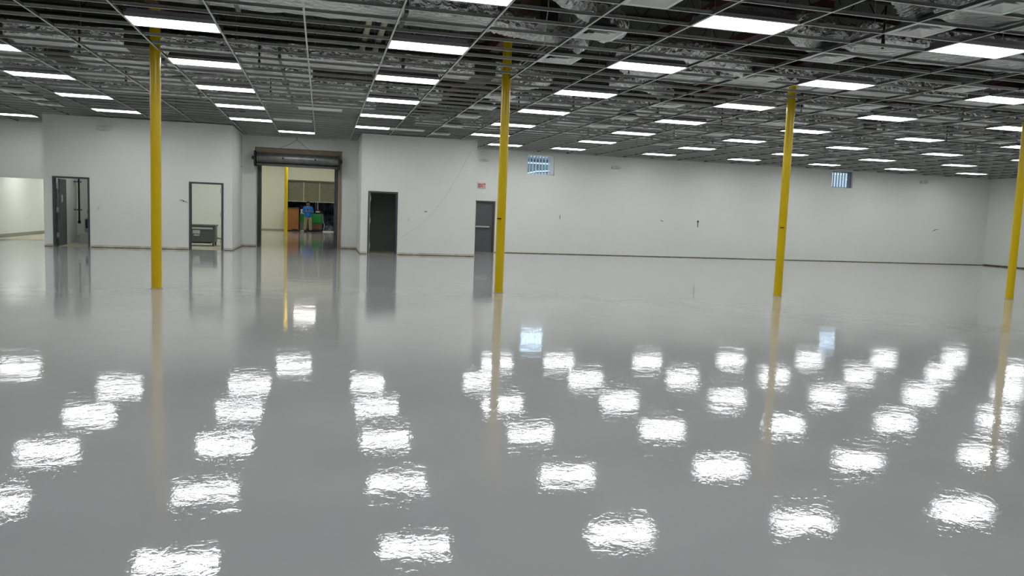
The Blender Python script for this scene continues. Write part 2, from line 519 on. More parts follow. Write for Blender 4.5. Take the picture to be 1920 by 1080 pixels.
for (a, b, y) in ((-16, -9.27, YB), (-9.27, -3.79, YF), (-3.79, .32, YB), (.32, 4.27, YF), (4.27, XR, YB)):
    mb.box(a, b, y - .024 - 20, y - 20, -.004, 0); mb.box(a, b, y - .003 - 20, y - 20, 0, .022)
mb.box(XR - .024, XR, -28, YB - 20, -.004, 0)
mb.box(-3.79, -3.766, YF - 20, YB - 20, -.004, .0); mb.box(.296, .32, YF - 20, YB - 20, -.004, 0); mb.box(4.27, 4.294, YF - 20, YB - 20, -.004, 0)
mb.build('wall_angle', M['tee'], grid)
# hanger wires, two per main tee and bay
cnt = 0
for j in range(8):
    for i in range(-9, 11):
        x = i * FT4; y = 7.2 + j * 1.83 + 0.2 * math.sin(i * 2.1)
        if cnt < 96 and inview(x, y) and (i + j) % 2 == 0:
            sl = 0.12 * math.sin(i * 3.3 + j)
            MB().tube([(x, y - 20, .04), (x + sl, y - 20 + sl * .5, ROOF - H - .5)], .0022, 5).build('hanger_wire', M['conduit'], grid)
            cnt += 1

# ================================================================== ROOF STEEL
def joist_mesh(x0, x1):
    mb = MB()
    z1, z0 = ROOF - 0.02, ROOF - 0.50
    for z in (z0, z1):
        mb.box(x0, x1, -.035, -.008, z - .03, z); mb.box(x0, x1, .008, .035, z - .03, z)
    n = int((x1 - x0) / 0.62); s = (x1 - x0) / n
    for i in range(n):
        xa = x0 + i * s
        mb.tube([(xa, 0, z0 - .01), (xa + s / 2, 0, z1 - .02), (xa + s, 0, z0 - .01)], .011, 5)
    return mb
jm = joist_mesh(-15.9, 29.4)
jobj = None
for n in range(16):
    y = 7.0 + n * 1.53
    if y > 29.2: break
    if jobj is None: jobj = jm.build('roof_joist', M['joist']); o = jobj
    else: o = jobj.copy(); COL.objects.link(o)
    o.location = (0, y, 0)
    tag(o, 'dark open-web steel roof joist, %s across the hall above the ceiling grid' % (ORD[n] + 'nearest').strip(), 'roof joist', 'open-web joists under the roof deck')
mb = MB()
mb.box(-.1, .1, -15.2, 9.2, -0.0, .016); mb.box(-.006, .006, -15.2, 9.2, .016, .32); mb.box(-.1, .1, -15.2, 9.2, .32, .336)
g0 = mb.build('steel_girder', M['girder'])
for n, (ix, lab) in enumerate(((-3.718, 'leftmost yellow column'), (2.378, 'second yellow column from the left'), (8.474, 'third yellow column from the left'), (14.57, 'rightmost yellow column'))):
    o = g0 if n == 0 else g0.copy()
    if n: COL.objects.link(o)
    o.location = (ix, 20, 4.765)
    tag(o, 'red-brown steel roof girder running over the %s' % lab, 'roof girder', 'girders over the columns')
# loose diagonal red steel under the deck
tag(MB().box(-.11, .11, -3.6, 3.6, 0, .14).build('steel_beam', M['girder'], loc=(5.25, 12.0, 4.93)), 'short red-brown beam above the grid right of the second yellow column', 'roof beam')
tag(MB().box(-.11, .11, -2.6, 2.6, 0, .14).build('steel_beam', M['girder'], loc=(6.75, 13.4, 4.93)), 'short red-brown beam behind the big square diffuser right of middle', 'roof beam')

# ================================================================== DUCTS
def duct(x0, x1, y0, y1, z0=4.40, hgt=0.27, label='', name='air_duct', collars=()):
    r = empty(name, ((x0 + x1) / 2, (y0 + y1) / 2, z0), label, 'air duct', 'foil wrapped ducts above the grid')
    mb = MB()
    cx, cy = (x0 + x1) / 2, (y0 + y1) / 2
    n = max(2, int((x1 - x0) / 0.22))
    rnd = random.Random(int(x0 * 10 + y0 * 37))
    m = 7; ring = []
    # slightly sagging, crumpled foil jacket, one section per hand-width
    prof = [(y0, hgt), (y0, hgt * .5), (y0, 0.03), (y0 + .04, 0)]
    k = 5
    for j in range(1, k): prof.append((y0 + (y1 - y0) * j / k, -0.02 * math.sin(PI * j / k)))
    prof += [(y1 - .04, 0), (y1, 0.03), (y1, hgt * .5), (y1, hgt)]
    P = len(prof)
    vs, fs = [], []
    for i in range(n + 1):
        x = x0 + (x1 - x0) * i / n
        for (yy, zz) in prof:
            vs.append((x - cx, yy - cy + rnd.uniform(-.012, .012), zz + rnd.uniform(-.012, .012)))
    for i in range(n):
        for j in range(P):
            q = (j + 1) % P
            fs.append((i * P + j, i * P + q, (i + 1) * P + q, (i + 1) * P + j))
    fs.append(tuple(range(P))); fs.append(tuple(range(n * P, n * P + P))[::-1])
    mb.add(vs, fs)
    mb.build('foil_jacket', M['foil'], r)
    x = x0 + 1.2
    while x < x1 - .3:
        MB().box(x - cx - .03, x - cx + .03, y0 - cy - .016, y1 - cy + .016, -.034, hgt + .01).build('tape_band', M['duct'], r)
        x += 2.4
    for xc in collars:
        MB().box(xc - cx - .22, xc - cx + .22, y0 - cy - .03, y1 - cy + .03, -.045, hgt + .02).build('bare_collar', M['guide'], r)
    return r
duct(-13, 1.55, 11.42, 12.32, label='long foil duct crossing the top of the photo left of the second column')
duct(-15, 3.1, 15.85, 16.95, label='long foil duct crossing just behind the leftmost yellow column', collars=(-4.35, 2.3))
duct(-15, -1.2, 17.5, 18.6, label='foil duct over the left of the hall, second behind the leftmost column', collars=(-6.2,))
duct(-15, 2.0, 19.6, 20.9, label='wide foil duct crossing left and middle, third behind the leftmost column')
duct(-15, 0.5, 22.2, 23.2, label='foil duct farthest back over the left rooms and recess')
duct(6.95, 19, 8.10, 9.15, label='foil duct at the top right corner, the nearest on the right')
duct(7.2, 18, 10.35, 11.5, label='broad foil duct right of the third yellow column, second on the right')
duct(5.4, 24, 13.9, 14.9, label='foil duct behind the third yellow column, third on the right')
duct(9.0, 27, 16.5, 17.6, label='foil duct on the right, fourth going back', collars=(12.6,))
duct(4.2, 27, 19.3, 20.6, label='wide foil duct on the right, fifth going back', collars=(14.5,))
duct(6.0, 28, 22.6, 23.7, label='foil duct on the right, sixth going back')
duct(2.0, 28, 25.4, 26.2, label='narrow foil duct nearest to the back wall')

def flex(pts, rad, label, grp='flexible foil ducts feeding the diffusers'):
    P = [Vector(p) for p in pts]
    # catmull-rom through the points, pleated radius
    out = []
    Q = [P[0] * 2 - P[1]] + P + [P[-1] * 2 - P[-2]]
    for i in range(1, len(Q) - 2):
        for s in range(16):
            t = s / 16
            a, b, c, d = Q[i - 1], Q[i], Q[i + 1], Q[i + 2]
            out.append(0.5 * ((2 * b) + (c - a) * t + (2 * a - 5 * b + 4 * c - d) * t * t + (3 * b - a - 3 * c + d) * t ** 3))
    out.append(P[-1])
    rs = [rad * (1 + (0.07 if i % 2 else -0.05) * random.uniform(.4, 1.2)) for i in range(len(out))]
    mb = MB(); mb.tube([tuple(o) for o in out], rs, 18)
    for i, v in enumerate(mb.v):
        mb.v[i] = tuple(c + random.uniform(-.012, .012) for c in v)
    mb.sm = [False] * len(mb.sm)
    return tag(mb.build('flexible_duct', M['foil']), label, 'flexible duct', grp)

# ================================================================== DIFFUSERS
def make_diffuser():
    r = empty('ceiling_diffuser', (0, 0, 0))
    mb = MB()
    def ring(a, za, b, zb):
        v = [(-a, -a, za), (a, -a, za), (a, a, za), (-a, a, za), (-b, -b, zb), (b, -b, zb), (b, b, zb), (-b, b, zb)]
        mb.add(v, [(0, 1, 5, 4), (1, 2, 6, 5), (2, 3, 7, 6), (3, 0, 4, 7)])
    ring(.297, -.002, .25, -.002); ring(.25, -.002, .20, .05)
    mb.build('face_frame', M['diffuser'], r)
    mb = MB(); ring(.19, -.004, .125, .045); ring(.115, -.006, .07, .03)
    mb.add([(-.07, -.07, .03), (.07, -.07, .03), (.07, .07, .03), (-.07, .07, .03)], [(0, 1, 2, 3)])
    mb.build('cone', M['diffuser'], r)
    mb = MB(); ring(.295, .004, .16, .12); mb.tube([(0, 0, .10), (0, 0, .2)], .15, 16)
    mb.build('back_pan', M['duct'], r)
    return r
dp = make_diffuser()
first = True
def row_y(n): return Y0 + n * FT2
DX = {'c': (2.25, [-1, 2, 5, 12, 15, 18, 22, 26]), 'r': (5.25, [-3, -1, 2, 5, 11, 15, 18]), 'l': (-6.75, [20, 22, 24]), 'f': (8.25, [4, 8, 13, 18, 24]), 'g': (14.25, [14, 20, 26])}
dn = {'c': 'in the line of diffusers passing beside the second yellow column', 'r': 'in the line passing left of the third yellow column',
      'l': 'of three at the far left above the white block', 'f': 'in the line behind the third yellow column', 'g': 'of three small ones toward the right wall'}
for key, (X, ns_) in DX.items():
    ns_ = sorted(ns_)
    for j, n in enumerate(ns_):
        o = dp if first else copy_tree(dp)
        first = False
        o.location = (X * FT4, row_y(n), H)
        tag(o, 'white square diffuser, %s %s' % ((ORD[j] + 'nearest').strip(), dn[key]), 'ceiling diffuser', 'square diffusers in the ceiling grid')
def y_(n): return row_y(n)
flex([(1.4, 11.87, 4.54), (2.2, 12.2, 4.54), (3.0, 12.5, 4.56), (3.05, 12.1, 4.40), (2.76, 12.05, 4.22)], .19, 'crinkled round foil duct ending above the diffuser beside the second column')
flex([(1.6, 9.4, 4.54), (2.3, 10.2, 4.54), (3.1, 11.1, 4.54), (3.35, 11.2, 4.45), (2.9, 10.5, 4.22)], .2, 'crinkled round foil duct at the top edge right of the second column')
flex([(7.3, 10.9, 4.54), (6.7, 11.0, 4.54), (6.3, 10.8, 4.6), (6.35, 10.4, 4.42), (6.4, 10.23, 4.22)], .23, 'fat foil elbow at the left end of the broad duct by the third column')
flex([(7.1, 8.65, 4.54), (6.6, 8.6, 4.54), (6.25, 8.5, 4.6), (6.3, 8.42, 4.42), (6.4, 8.4, 4.22)], .22, 'foil elbow at the left end of the duct in the top right corner')
flex([(5.5, 14.4, 4.54), (4.9, 14.3, 4.54), (4.6, 13.6, 4.6), (5.2, 12.6, 4.5), (6.2, 12.1, 4.22)], .2, 'long curved foil duct between the second and third yellow columns')
flex([(3.0, 16.4, 4.6), (3.6, 16.3, 4.54), (3.7, 16.25, 4.5), (3.0, 16.3, 4.3), (2.76, 16.32, 4.22)], .17, 'short foil duct curling beside the second yellow column')
flex([(4.3, 19.95, 4.6), (3.9, 19.5, 4.6), (3.3, 18.8, 4.5), (2.76, 18.3, 4.22)], .18, 'foil duct curving down to a diffuser behind the second yellow column')
flex([(5.4, 16.6, 4.6), (5.9, 16.2, 4.6), (6.3, 15.9, 4.4), (6.4, 15.75, 4.22)], .18, 'foil duct curving down in the middle of the ceiling behind the lamps')
# black box hanging above the grid near the second column
b = empty('duct_damper', (2.3, 11.35, 4.4), 'black square damper box hanging above the grid right of the second column', 'damper')
bevel(MB().box(-.14, .14, -.14, .14, 0, .3).build('case', M['black'], b)); MB().box(-.15, .15, -.16, .16, -.03, 0.0).build('flange', M['duct'], b)
# flat return panels lying in the grid
for (X, n, lab) in ((-.25 - .6, 19, 'flat blank white panel left of the third row of lights'), (1.3, 25, 'flat blank white panel just in front of the dark-doorway block'), (-1.5, 24, 'flat blank white panel near the roll-up door recess')):
    tag(bevel(MB().box(-.55, .55, -.29, .29, 0.002, .03).build('ceiling_panel', M['diffuser'], loc=(X * FT4, row_y(n), H)), .004), lab, 'ceiling panel', 'blank panels lying in the ceiling grid')

# ================================================================== PIPES ABOVE THE GRID
for k, (x, lab) in enumerate(((-0.16, 'left one of two thick beige pipes above the grid at top middle'), (0.12, 'right one of two thick beige pipes above the grid at top middle'))):
    r = empty('drain_pipe', (x, 15.0, 4.95), lab, 'pipe', 'pair of beige drain pipes')
    MB().tube([(0, -2.2, 0), (0, 3.2, 0)], .055, 14).build('pipe', M['pvc'], r)
    for yy in (-1.2, .6, 2.2): MB().tube([(0, yy, 0), (0, yy + .07, 0)], .068, 14).build('coupling', M['pvc'], r)
for k in range(4):
    tag(MB().tube([(3.42 + k * .1, 11.0, 5.0), (3.42 + k * .1, 20.0, 5.0)], .02, 8).build('conduit', M['conduit']),
        'thin grey conduit, %s of four side by side above the grid' % ['leftmost', 'second from left', 'third from left', 'rightmost'][k], 'conduit', 'bundle of conduits')
for n, (y, lab) in enumerate(((9.6, 'nearest'), (12.9, 'second nearest'), (15.4, 'third nearest'), (19.0, 'fourth nearest'), (21.8, 'fifth nearest'), (24.9, 'farthest'))):
    r = empty('sprinkler_main', (6, y, 4.728), 'dark sprinkler pipe crossing the hall above the grid, %s of six' % lab, 'sprinkler pipe', 'sprinkler pipes across the hall')
    MB().tube([(-21, 0, 0), (23, 0, 0)], .028, 8).build('pipe', M['joist'], r)
    for xx in range(-20, 24, 4): MB().box(xx - .02, xx + .02, -.035, .035, -.035, .035).build('coupling', M['black'], r)
drops = [(-5.2, 15.4), (-5.26, 19.0), (-5.24, 24.9), (-2.14, 15.4), (6.85, 15.4), (6.84, 9.6), (9.56, 19.0), (9.52, 21.8), (13.05, 24.9), (9.61, 24.9), (9.54, 15.4), (12.45, 15.4), (1.28, 19.0), (-2.16, 19.0), (3.85, 19.0), (4.3, 12.9), (16.94, 19.0), (17.14, 24.9)]
def pxx(x, y):
    d = Vector((x + .953, y, 2.6)); return d.dot(_r) / d.dot(_f)
drops.sort(key=lambda t: pxx(*t))
d0 = None
for n, (x, y) in enumerate(drops):
    if d0 is None:
        d0 = empty('sprinkler_drop', (x, y, 4.12))
        MB().tube([(0, 0, .06), (0, 0, .57)], .017, 8).build('drop_pipe', M['pipeblack'], d0)
        MB().tube([(0, 0, .02), (0, 0, .11)], [.026, .026], 8).build('reducer', M['pipeblack'], d0)
        MB().tube([(0, 0, -.03), (0, 0, .0), (0, 0, .02)], [.022, .008, .012], 8).build('head', M['black'], d0)
        o = d0
    else: o = copy_tree(d0)
    o.location = (x, y, 4.12)
    where = (ORD[n] + 'from the left').strip() if n else 'leftmost'
    tag(o, 'black vertical sprinkler drop through the ceiling grid, %s' % where, 'sprinkler drop', 'sprinkler drops')

# ================================================================== YELLOW COLUMNS
def column(x, y, ztop, label, mark=None, grp='yellow columns standing across the hall'):
    r = empty('steel_column', (x, y, 0), label, 'column', grp)
    MB().tube([(0, 0, 0), (0, 0, ztop)], .0845, 32).build('shaft', M['yellow'], r)
    MB().box(-.14, .14, -.14, .14, ztop, ztop + .02).build('cap_plate', M['girder'], r)
    MB().tube([(0, 0, 0), (0, 0, .012)], .10, 32).build('floor_joint', M['floor'], r)
    if mark: MB().box(-.095, -.02, -.092, -.06, mark, mark + .02).build('tape_scrap', M['black'], r)
    return r
column(-3.72, 14.2, 4.725, 'leftmost yellow round steel column, in front of the white block')
column(2.376, 14.2, 4.725, 'second yellow round column from the left, near the exit door', 1.42)
column(8.472, 14.2, 4.725, 'third yellow round column from the left, before the long white wall', 1.45)
column(14.568, 14.2, 4.725, 'yellow round column at the right edge of the photo')
column(-2.83, 42.6, ROOF - .02, 'yellow column in the room beyond the roll-up door', grp='columns of the room beyond')

# ================================================================== DOORS
def door_frame(name, x0, x1, zt, y, dep=.14, hinges='l', m='frame', w_=0.055):
    r = empty(name, ((x0 + x1) / 2, y, 0)); tag(r, kind='structure')
    cx = (x0 + x1) / 2; h = (x1 - x0) / 2
    mb = MB()
    for s in (-1, 1):
        a, b = sorted((s * h, s * (h - w_)))
        mb.box(a, b, -.025, dep, 0, zt - w_)
    mb.box(-h, h, -.025, dep, zt - w_, zt)
    for s in (-1, 1):
        a, b = sorted((s * (h - w_), s * (h - w_ - .018)))
        mb.box(a, b, .05, .075, 0, zt - w_)
    bevel(mb.build('frame', M[m], r), .004)
    if hinges:
        sx = -1 if hinges == 'l' else 1
        for z in (.22, zt / 2, zt - .32):
            a, b = sorted((sx * (h - w_), sx * (h - w_ - .045)))
            MB().box(a, b, .005, .02, z, z + .14).tube([(sx * (h - w_ - .02), .0, z), (sx * (h - w_ - .02), .0, z + .14)], .012, 8).build('hinge', M['hinge'], r)
    return r
f1 = door_frame('door_1', D1[0], D1[1], 2.17, YF, hinges=None)
# its leaf stands open into the room
lf = empty('door_leaf', (0, 0, 0)); lf.parent = f1
lf.location = (-.39, .16, 0); lf.rotation_euler = (0, 0, math.radians(95))
bevel(MB().box(0, .92, -.022, .022, .02, 2.1).build('panel', M['leaf'], lf), .004)
MB().box(.22, .40, -.026, -.022, 1.38, 1.60).build('notice', M['label'], lf)
for z in (.28, 1.05, 1.78):
    MB().box(-.47, -.39, .10, .125, z, z + .16).build('hinge', M['hinge'], f1)
door_frame('door_2', D2[0], D2[1], 2.18, YF, hinges='r')
door_frame('door_3', 0.555, 1.56, 2.14, YF, hinges='l')
f4 = door_frame('door_4', 4.80, 5.68, 2.03, YB, dep=.2, hinges=None, m='brown', w_=.05)
bevel(MB().box(-.39, .37, .07, .11, .01, 1.98).build('leaf', M['leaf'], f4), .004)
pb = bevel(MB().box(-.36, .24, -.01, .03, .98, 1.04).build('panic_bar', M['hinge'], f4), .006)
MB().box(-.36, -.30, .0, .08, .96, 1.06).box(.2, .26, .0, .08, .96, 1.06).build('bar_mount', M['black'], f4)
MB().tube([(.33, .07, .82), (.33, .02, .82)], .028, 12).build('door_knob', M['brown'], f4)

# ================================================================== UTILITY ROOM (first door)
def room_lamp(x, y, z, label, wm='warmlens', sx=.5, sy=.25):
    r = empty('room_light', (x, y, z), label, 'ceiling light')
    MB().box(-sx, sx, -sy, sy, .0, .06).build('housing', M['white'], r)
    if z > 4:
        for q in (-1, 1): MB().tube([(q * sx * .7, 0, .06), (q * sx * .7, 0, ROOF - z + .01)], .008, 6).build('hanging_rod', M['conduit'], r)
    MB().box(-sx + .03, sx - .03, -sy + .03, sy - .03, -.012, 0.0).build('lens', M[wm], r)
    return r
room_lamp(-8.0, 27.9, 2.93, 'small lamp on the ceiling inside the room with the standing pipe', 'roomlens', .3, .15)
room_lamp(-5.2, 31.0, 2.93, 'small lamp on the ceiling inside the transformer room', 'roomlens', .45, .25)
room_lamp(-5.2, 28.2, 2.93, 'small added fill lamp, unseen, on the ceiling just inside the transformer room doorway', 'roomlens', .4, .2)  # extra unseen lamp, added to light the front of the transformer
room_lamp(-10.7, 32.3, 3.03, 'lamp on the ceiling of the bright passage at far left, nearer one', 'roomlens', .6, .3)
room_lamp(-10.7, 36.3, 3.03, 'lamp on the ceiling of the bright passage at far left, farther one', 'roomlens', .6, .3)
pr_ = empty('wall_pipe', (-9.0, 28.85, 0), 'black vertical pipe on clamps in the corner seen through the first doorway', 'pipe')
MB().tube([(0, 0, .75), (0, 0, 3.0)], .028, 10).build('pipe', M['pipeblack'], pr_)
MB().tube([(0, 0, .66), (0, 0, .76)], .045, 10).build('end_cap', M['black'], pr_)
for z in (1.1, 2.05):
    MB().box(-.15, .08, -.02, .02, z, z + .05).build('clamp', M['steel'], pr_)
MB().tube([(-.08, -.02, .8), (-.08, -.02, 3.0)], .008, 6).build('thin_line', M['conduit'], pr_)
sk = empty('floor_sink', (-8.55, 28.82, 0), 'low white floor sink with a tap in the back right of the first doorway', 'sink')
mb = MB(); mb.box(-.36, .36, -.3, -.25, 0, .36); mb.box(-.36, .36, .3, .35, 0, .36); mb.box(-.36, -.31, -.25, .3, 0, .36); mb.box(.31, .36, -.25, .3, 0, .36); mb.box(-.31, .31, -.25, .3, 0, .12)
bevel(mb.build('basin', M['offwhite'], sk), .015)
MB().tube([(-.62, .1, .22), (-.45, .1, .25), (-.36, .1, .25)], .03, 8).build('drain', M['hinge'], sk)
MB().tube([(.12, .36, .42), (.12, .2, .44), (.12, .12, .40)], .018, 8).build('tap', M['hinge'], sk)
eq = empty('wall_box', (-8.68, 29.06, .50), 'small black box on the wall above the floor sink in the first doorway', 'wall box')
bevel(MB().box(-.17, .15, -.1, .13, .0, .30).build('case', M['black'], eq), .01)
MB().box(-.11, .09, -.115, -.1, .05, .25).build('cover', M['frame'], eq)
wh = empty('hose_reel', (-8.60, 29.08, .95), 'grey hose reel high on the right inside the first doorway', 'hose')
MB().tube([(-.05, 0, .0), (-.05, 0, .25), (-.02, .03, .6), (.0, .03, 1.0)], .035, 8).build('hose', M['guide'], wh)
MB().tube([(-.08, -.06, .1), (-.08, .14, .1)], .12, 14).build('reel', M['guide'], wh)

# ================================================================== TRANSFORMER ROOM (second door)
tf = empty('transformer', (-5.28, 29.05, 0), 'grey floor-standing electrical transformer cabinet seen through the second doorway', 'transformer')
bevel(MB().box(-.66, .64, -.36, .36, .14, .70).build('case', M['trafo'], tf), .012)
bevel(MB().box(-.69, .67, -.39, .39, .70, .76).build('lid', M['trafo'], tf), .01)
MB().box(-.62, .58, -.375, -.36, .60, .665).build('vent_strip', M['label'], tf)
MB().box(-.08, .16, -.366, -.36, .44, .56).build('data_label', M['label'], tf)
MB().box(-.04, .14, -.366, -.36, .36, .41).build('warning_label', M['label'], tf)
for sx in (-.6, .56):
    for sy in (-.32, .28): MB().box(sx, sx + .06, sy, sy + .05, 0, .14).build('leg', M['trafo'], tf)
MB().box(-.5, .5, -.2, .25, .09, .14).build('base_tray', M['black'], tf)
MB().tube([(.64, .1, .28), (.82, .1, .26), (1.05, .25, .36), (1.2, .3, .42)], .03, 10).build('flexible_conduit', M['conduit'], tf)

# ================================================================== ROLL-UP DOOR
ru = empty('roll_up_door', (-1.8, YB, 0), 'raised grey steel roll-up door in the recess with its curtain coiled above', 'roll-up door')
zc = 3.22
mb = MB(); mb.tube([(-1.46, -.24, zc), (1.40, -.24, zc)], .215, 28)
mb.build('curtain_coil', M['coil'], ru)
MB().box(-1.46, 1.40, -.40, -.06, 2.955, 3.0).box(-1.46, 1.40, -.44, -.40, 2.955, 3.02).build('bottom_bar', M['guide'], ru)
for s, x in ((-1, -1.52), (1, 1.43)):
    e = MB().box(x - .03, x + .03, -.50, -.0, 2.93, 3.46).build('end_bracket', M['black'], ru)
    MB().tube([(x - .03 + s * .02, -.25, zc), (x + s * .12, -.25, zc)], .06, 12).build('axle', M['guide'], e)
    mb = MB(); a = -1.46 if s < 0 else 1.28
    mb.box(a, a + .14, -.02, .0, 0, 2.95); mb.box(a + (.11 if s < 0 else 0), a + (.14 if s < 0 else .03), -.10, -.02, 0, 2.95); mb.box(a, a + .03, -.07, -.02, 0, 2.95)
    mb.build('guide_rail', M['guide'], ru)
for x in (-.55, .58): MB().box(x - .03, x + .03, -.47, -.42, zc - .02, zc + .05).build('lug', M['black'], ru)
MB().tube([(-.55, -.445, zc + .03), (.0, -.46, zc + .04), (.58, -.445, zc + .03)], .006, 6).build('spanner_rod', M['hinge'], ru)
MB().tube([(.78, -.30, 3.42), (.95, -.43, 3.28), (1.1, -.46, 3.12)], .008, 6).build('pull_cord', M['black'], ru)
struct('trim_header_board', MB().box(-3.32, -.26, YB - .03, YB, 2.97, 3.60), M['wood'])
struct('trim_header_edge', MB().box(-3.34, -.24, YB - .045, YB, 3.60, 3.62).box(-3.34, -3.32, YB - .045, YB, 2.97, 3.6), M['guide'])
struct('trim_right_jamb_board', MB().box(-.36, -.26, YB - .04, YB, 0, 2.97).box(-.50, -.48, YB, YB + .3, 0, 2.97), M['wood'])
struct('trim_left_jamb_board', MB().box(-3.15, -3.13, YB, YB + .3, 0, 2.97), M['guide'])
cb = empty('lifting_cable', (-1.88, YB - .12, H), 'thin forked cable hanging from the ceiling edge over the roll-up door', 'cable')
MB().tube([(0, 0, 0.03), (0, 0, -.09)], .008, 6).build('hook', M['black'], cb)
MB().tube([(0, 0, -.09), (-.28, 0, -.28), (-.62, 0.02, -.43)], .006, 6).build('left_strand', M['black'], cb)
MB().tube([(0, 0, -.09), (.26, 0, -.30), (.54, 0.02, -.51)], .006, 6).build('right_strand', M['black'], cb)

# ================================================================== ROOM BEYOND
sd = empty('sectional_door', (-.75, YL + .12, 0), 'half raised sectional loading door with olive slatted panels behind the man', 'loading door')
mb = MB()
for k in range(10):
    z = 1.88 + k * .125
    mb.box(-2.35, 2.3, -.02 - .008 * (k % 2), .02, z, z + .118)
mb.build('panel', M['panel'], sd)
for x in (-1.35, -.37, .61, 1.6): MB().box(x - .03, x + .03, -.045, -.028, 1.88, 3.13).build('stile', M['panelstile'], sd)
MB().box(-2.35, 2.3, -.04, .03, 1.84, 1.885).build('bottom_rail', M['panelstile'], sd)
mb = MB()
rnd = random.Random(3)
nx, nz = 40, 18
vs, fs = [], []
for j in range(nz + 1):
    for i in range(nx + 1):
        vs.append((-7 + 16 * i / nx, 53.2 + 2.5 * j / nz + rnd.uniform(-.15, .15), 4.4 * j / nz + rnd.uniform(-.06, .06) - .02))
for j in range(nz):
    for i in range(nx):
        a = j * (nx + 1) + i
        fs.append((a, a + 1, a + nx + 2, a + nx + 1))
mb.add(vs, fs)
struct('ground_outer_bank', mb, M['bank'])
struct('ground_outer_yard', MB().box(-7, 9, YL + .3, 53.6, 0.001, 0.01), M['bank'])
struct('ceiling_added_sky_shield', MB().box(-8, 10, YL + .3, 59, 4.5, 4.6).box(-8, -7.9, YL + .3, 59, 0, 4.5).box(9.9, 10, YL + .3, 59, 0, 4.5).box(-8, 10, 58.9, 59, 0, 4.5), M['joist'])  # unseen roof and walls added to keep sky light off the bank
cbt = empty('storage_cabinet', (-2.78, 49.75, 0), 'brown wooden cabinet behind the yellow column in the room beyond', 'cabinet')
bevel(MB().box(-.42, .42, -.28, .28, .06, 1.40).build('body', M['orange'], cbt), .01)
bevel(MB().box(-.45, .45, -.31, .31, 1.40, 1.46).build('top', M['rust'], cbt), .008)
MB().box(-.38, .38, -.24, .24, 0, .06).build('plinth', M['black'], cbt)
ob = empty('pale_carton', (-2.15, 49.95, 0), 'small pale carton stacked on a green crate beside the man', 'carton')
bevel(MB().box(-.12, .12, -.15, .15, 1.10, 1.38).build('carton', M['label'], ob), .005)
MB().box(-.121, .121, -.02, .02, 1.38, 1.385).build('tape', M['wood'], ob)
cr = empty('green_crate', (-2.15, 49.95, 0), 'dark green crate stack under the pale carton left of the man', 'crate')
bevel(MB().box(-.15, .15, -.2, .2, .56, 1.10).build('upper_crate', M['green'], cr), .01)
bevel(MB().box(-.15, .15, -.2, .2, .0, .55).build('lower_crate', M['trafo'], cr), .01)
mc = empty('floor_machine', (-1.35, 50.0, 0), 'green floor scrubbing machine with black top behind the man', 'floor machine')
bevel(MB().box(-.62, .42, -.32, .32, .50, 1.12).build('tank', M['green'], mc), .06, 3)
bevel(MB().box(-.58, .40, -.30, .30, .12, .50).build('skirt', M['rust'], mc), .03)
bevel(MB().box(-.02, .34, -.28, .22, 1.12, 1.34).build('console', M['black'], mc), .03)
MB().box(.0, .24, -.30, -.28, 1.22, 1.28).build('nameplate', M['label'], mc)
MB().tube([(.02, 0, 1.32), (.0, 0, 1.85)], .03, 10).build('mast', M['rust'], mc)
MB().tube([(.14, 0, 1.32), (.12, 0, 1.88)], .018, 8).build('handle_tube', M['label'], mc)
MB().tube([(.44, -.2, 1.15), (.47, -.22, .6), (.56, -.22, .45), (.5, -.2, .08)], .022, 8).build('hose', M['hinge'], mc)
for x in (-.45, .3):
    for y in (-.26, .26): MB().tube([(x, y - .03, .09), (x, y + .03, .09)], .09, 14).build('wheel', M['black'], mc)
# debris along the sill
rnd = random.Random(11)
for k, (x, y, sx, sy, sz, m, name, lab) in enumerate((
        (-2.57, 49.1, .20, .10, .14, 'black', 'cable_heap', 'dark tangled cable heap at the foot of the brown cabinet'),
        (-2.10, 49.4, .14, .14, .06, 'label', 'plastic_sheet', 'crumpled white plastic sheet on the floor left of the man'),
        (-.35, 49.9, .55, .12, .06, 'label', 'floor_board', 'long pale board lying along the loading door sill'),
        (-.55, 50.0, .30, .2, .42, 'bank', 'rubble_sack', 'dark rubble sack heaped right of the green machine'))):
    mb = MB()
    if name == 'floor_board': mb.box(-sx, sx, -sy, sy, 0, sz)
    elif name == 'cable_heap':
        pts = [(sx * math.cos(t * .9) * (1 - t * .02), sy * 1.5 * math.sin(t * 1.3), .03 + .1 * abs(math.sin(t * .7))) for t in range(26)]
        mb.tube(pts, .018, 6)
    else:
        mb.ball((0, 0, sz * .5), 1, 14, 8, (sx, sy, sz * .5))
        mb.v = [tuple(c + rnd.uniform(-.02, .02) if i < 2 else max(.002, c + rnd.uniform(-.02, .02)) for i, c in enumerate(v)) for v in mb.v]
    tag(mb.build(name, M[m], loc=(x, y, 0)), lab, name.replace('_', ' '))
room_lamp(-2.1, 42.0, 5.0, 'long lamp hung in the room beyond, mirrored in the floor before the doorway', 'warmlens', .65, .6)
room_lamp(-1.9, 37.0, 5.0, 'nearer lamp hung in the room beyond the roll-up door', 'warmlens', .65, .3)
room_lamp(-1.9, 47.0, 5.0, 'farthest lamp hung in the room beyond, above the man', 'warmlens', .65, .3)
for (x, y) in ((-6.5, 37), (-6.5, 42), (-6.0, 47), (3.5, 37), (3.5, 42), (3.5, 47)):  # extra lamps added out of view to brighten the loading room
    r = room_lamp(x, y, 5.0, 'added fill lamp hung out of sight to the side of the room beyond', 'warmlens', .65, .45)
    r['group'] = 'added fill lamps of the room beyond'

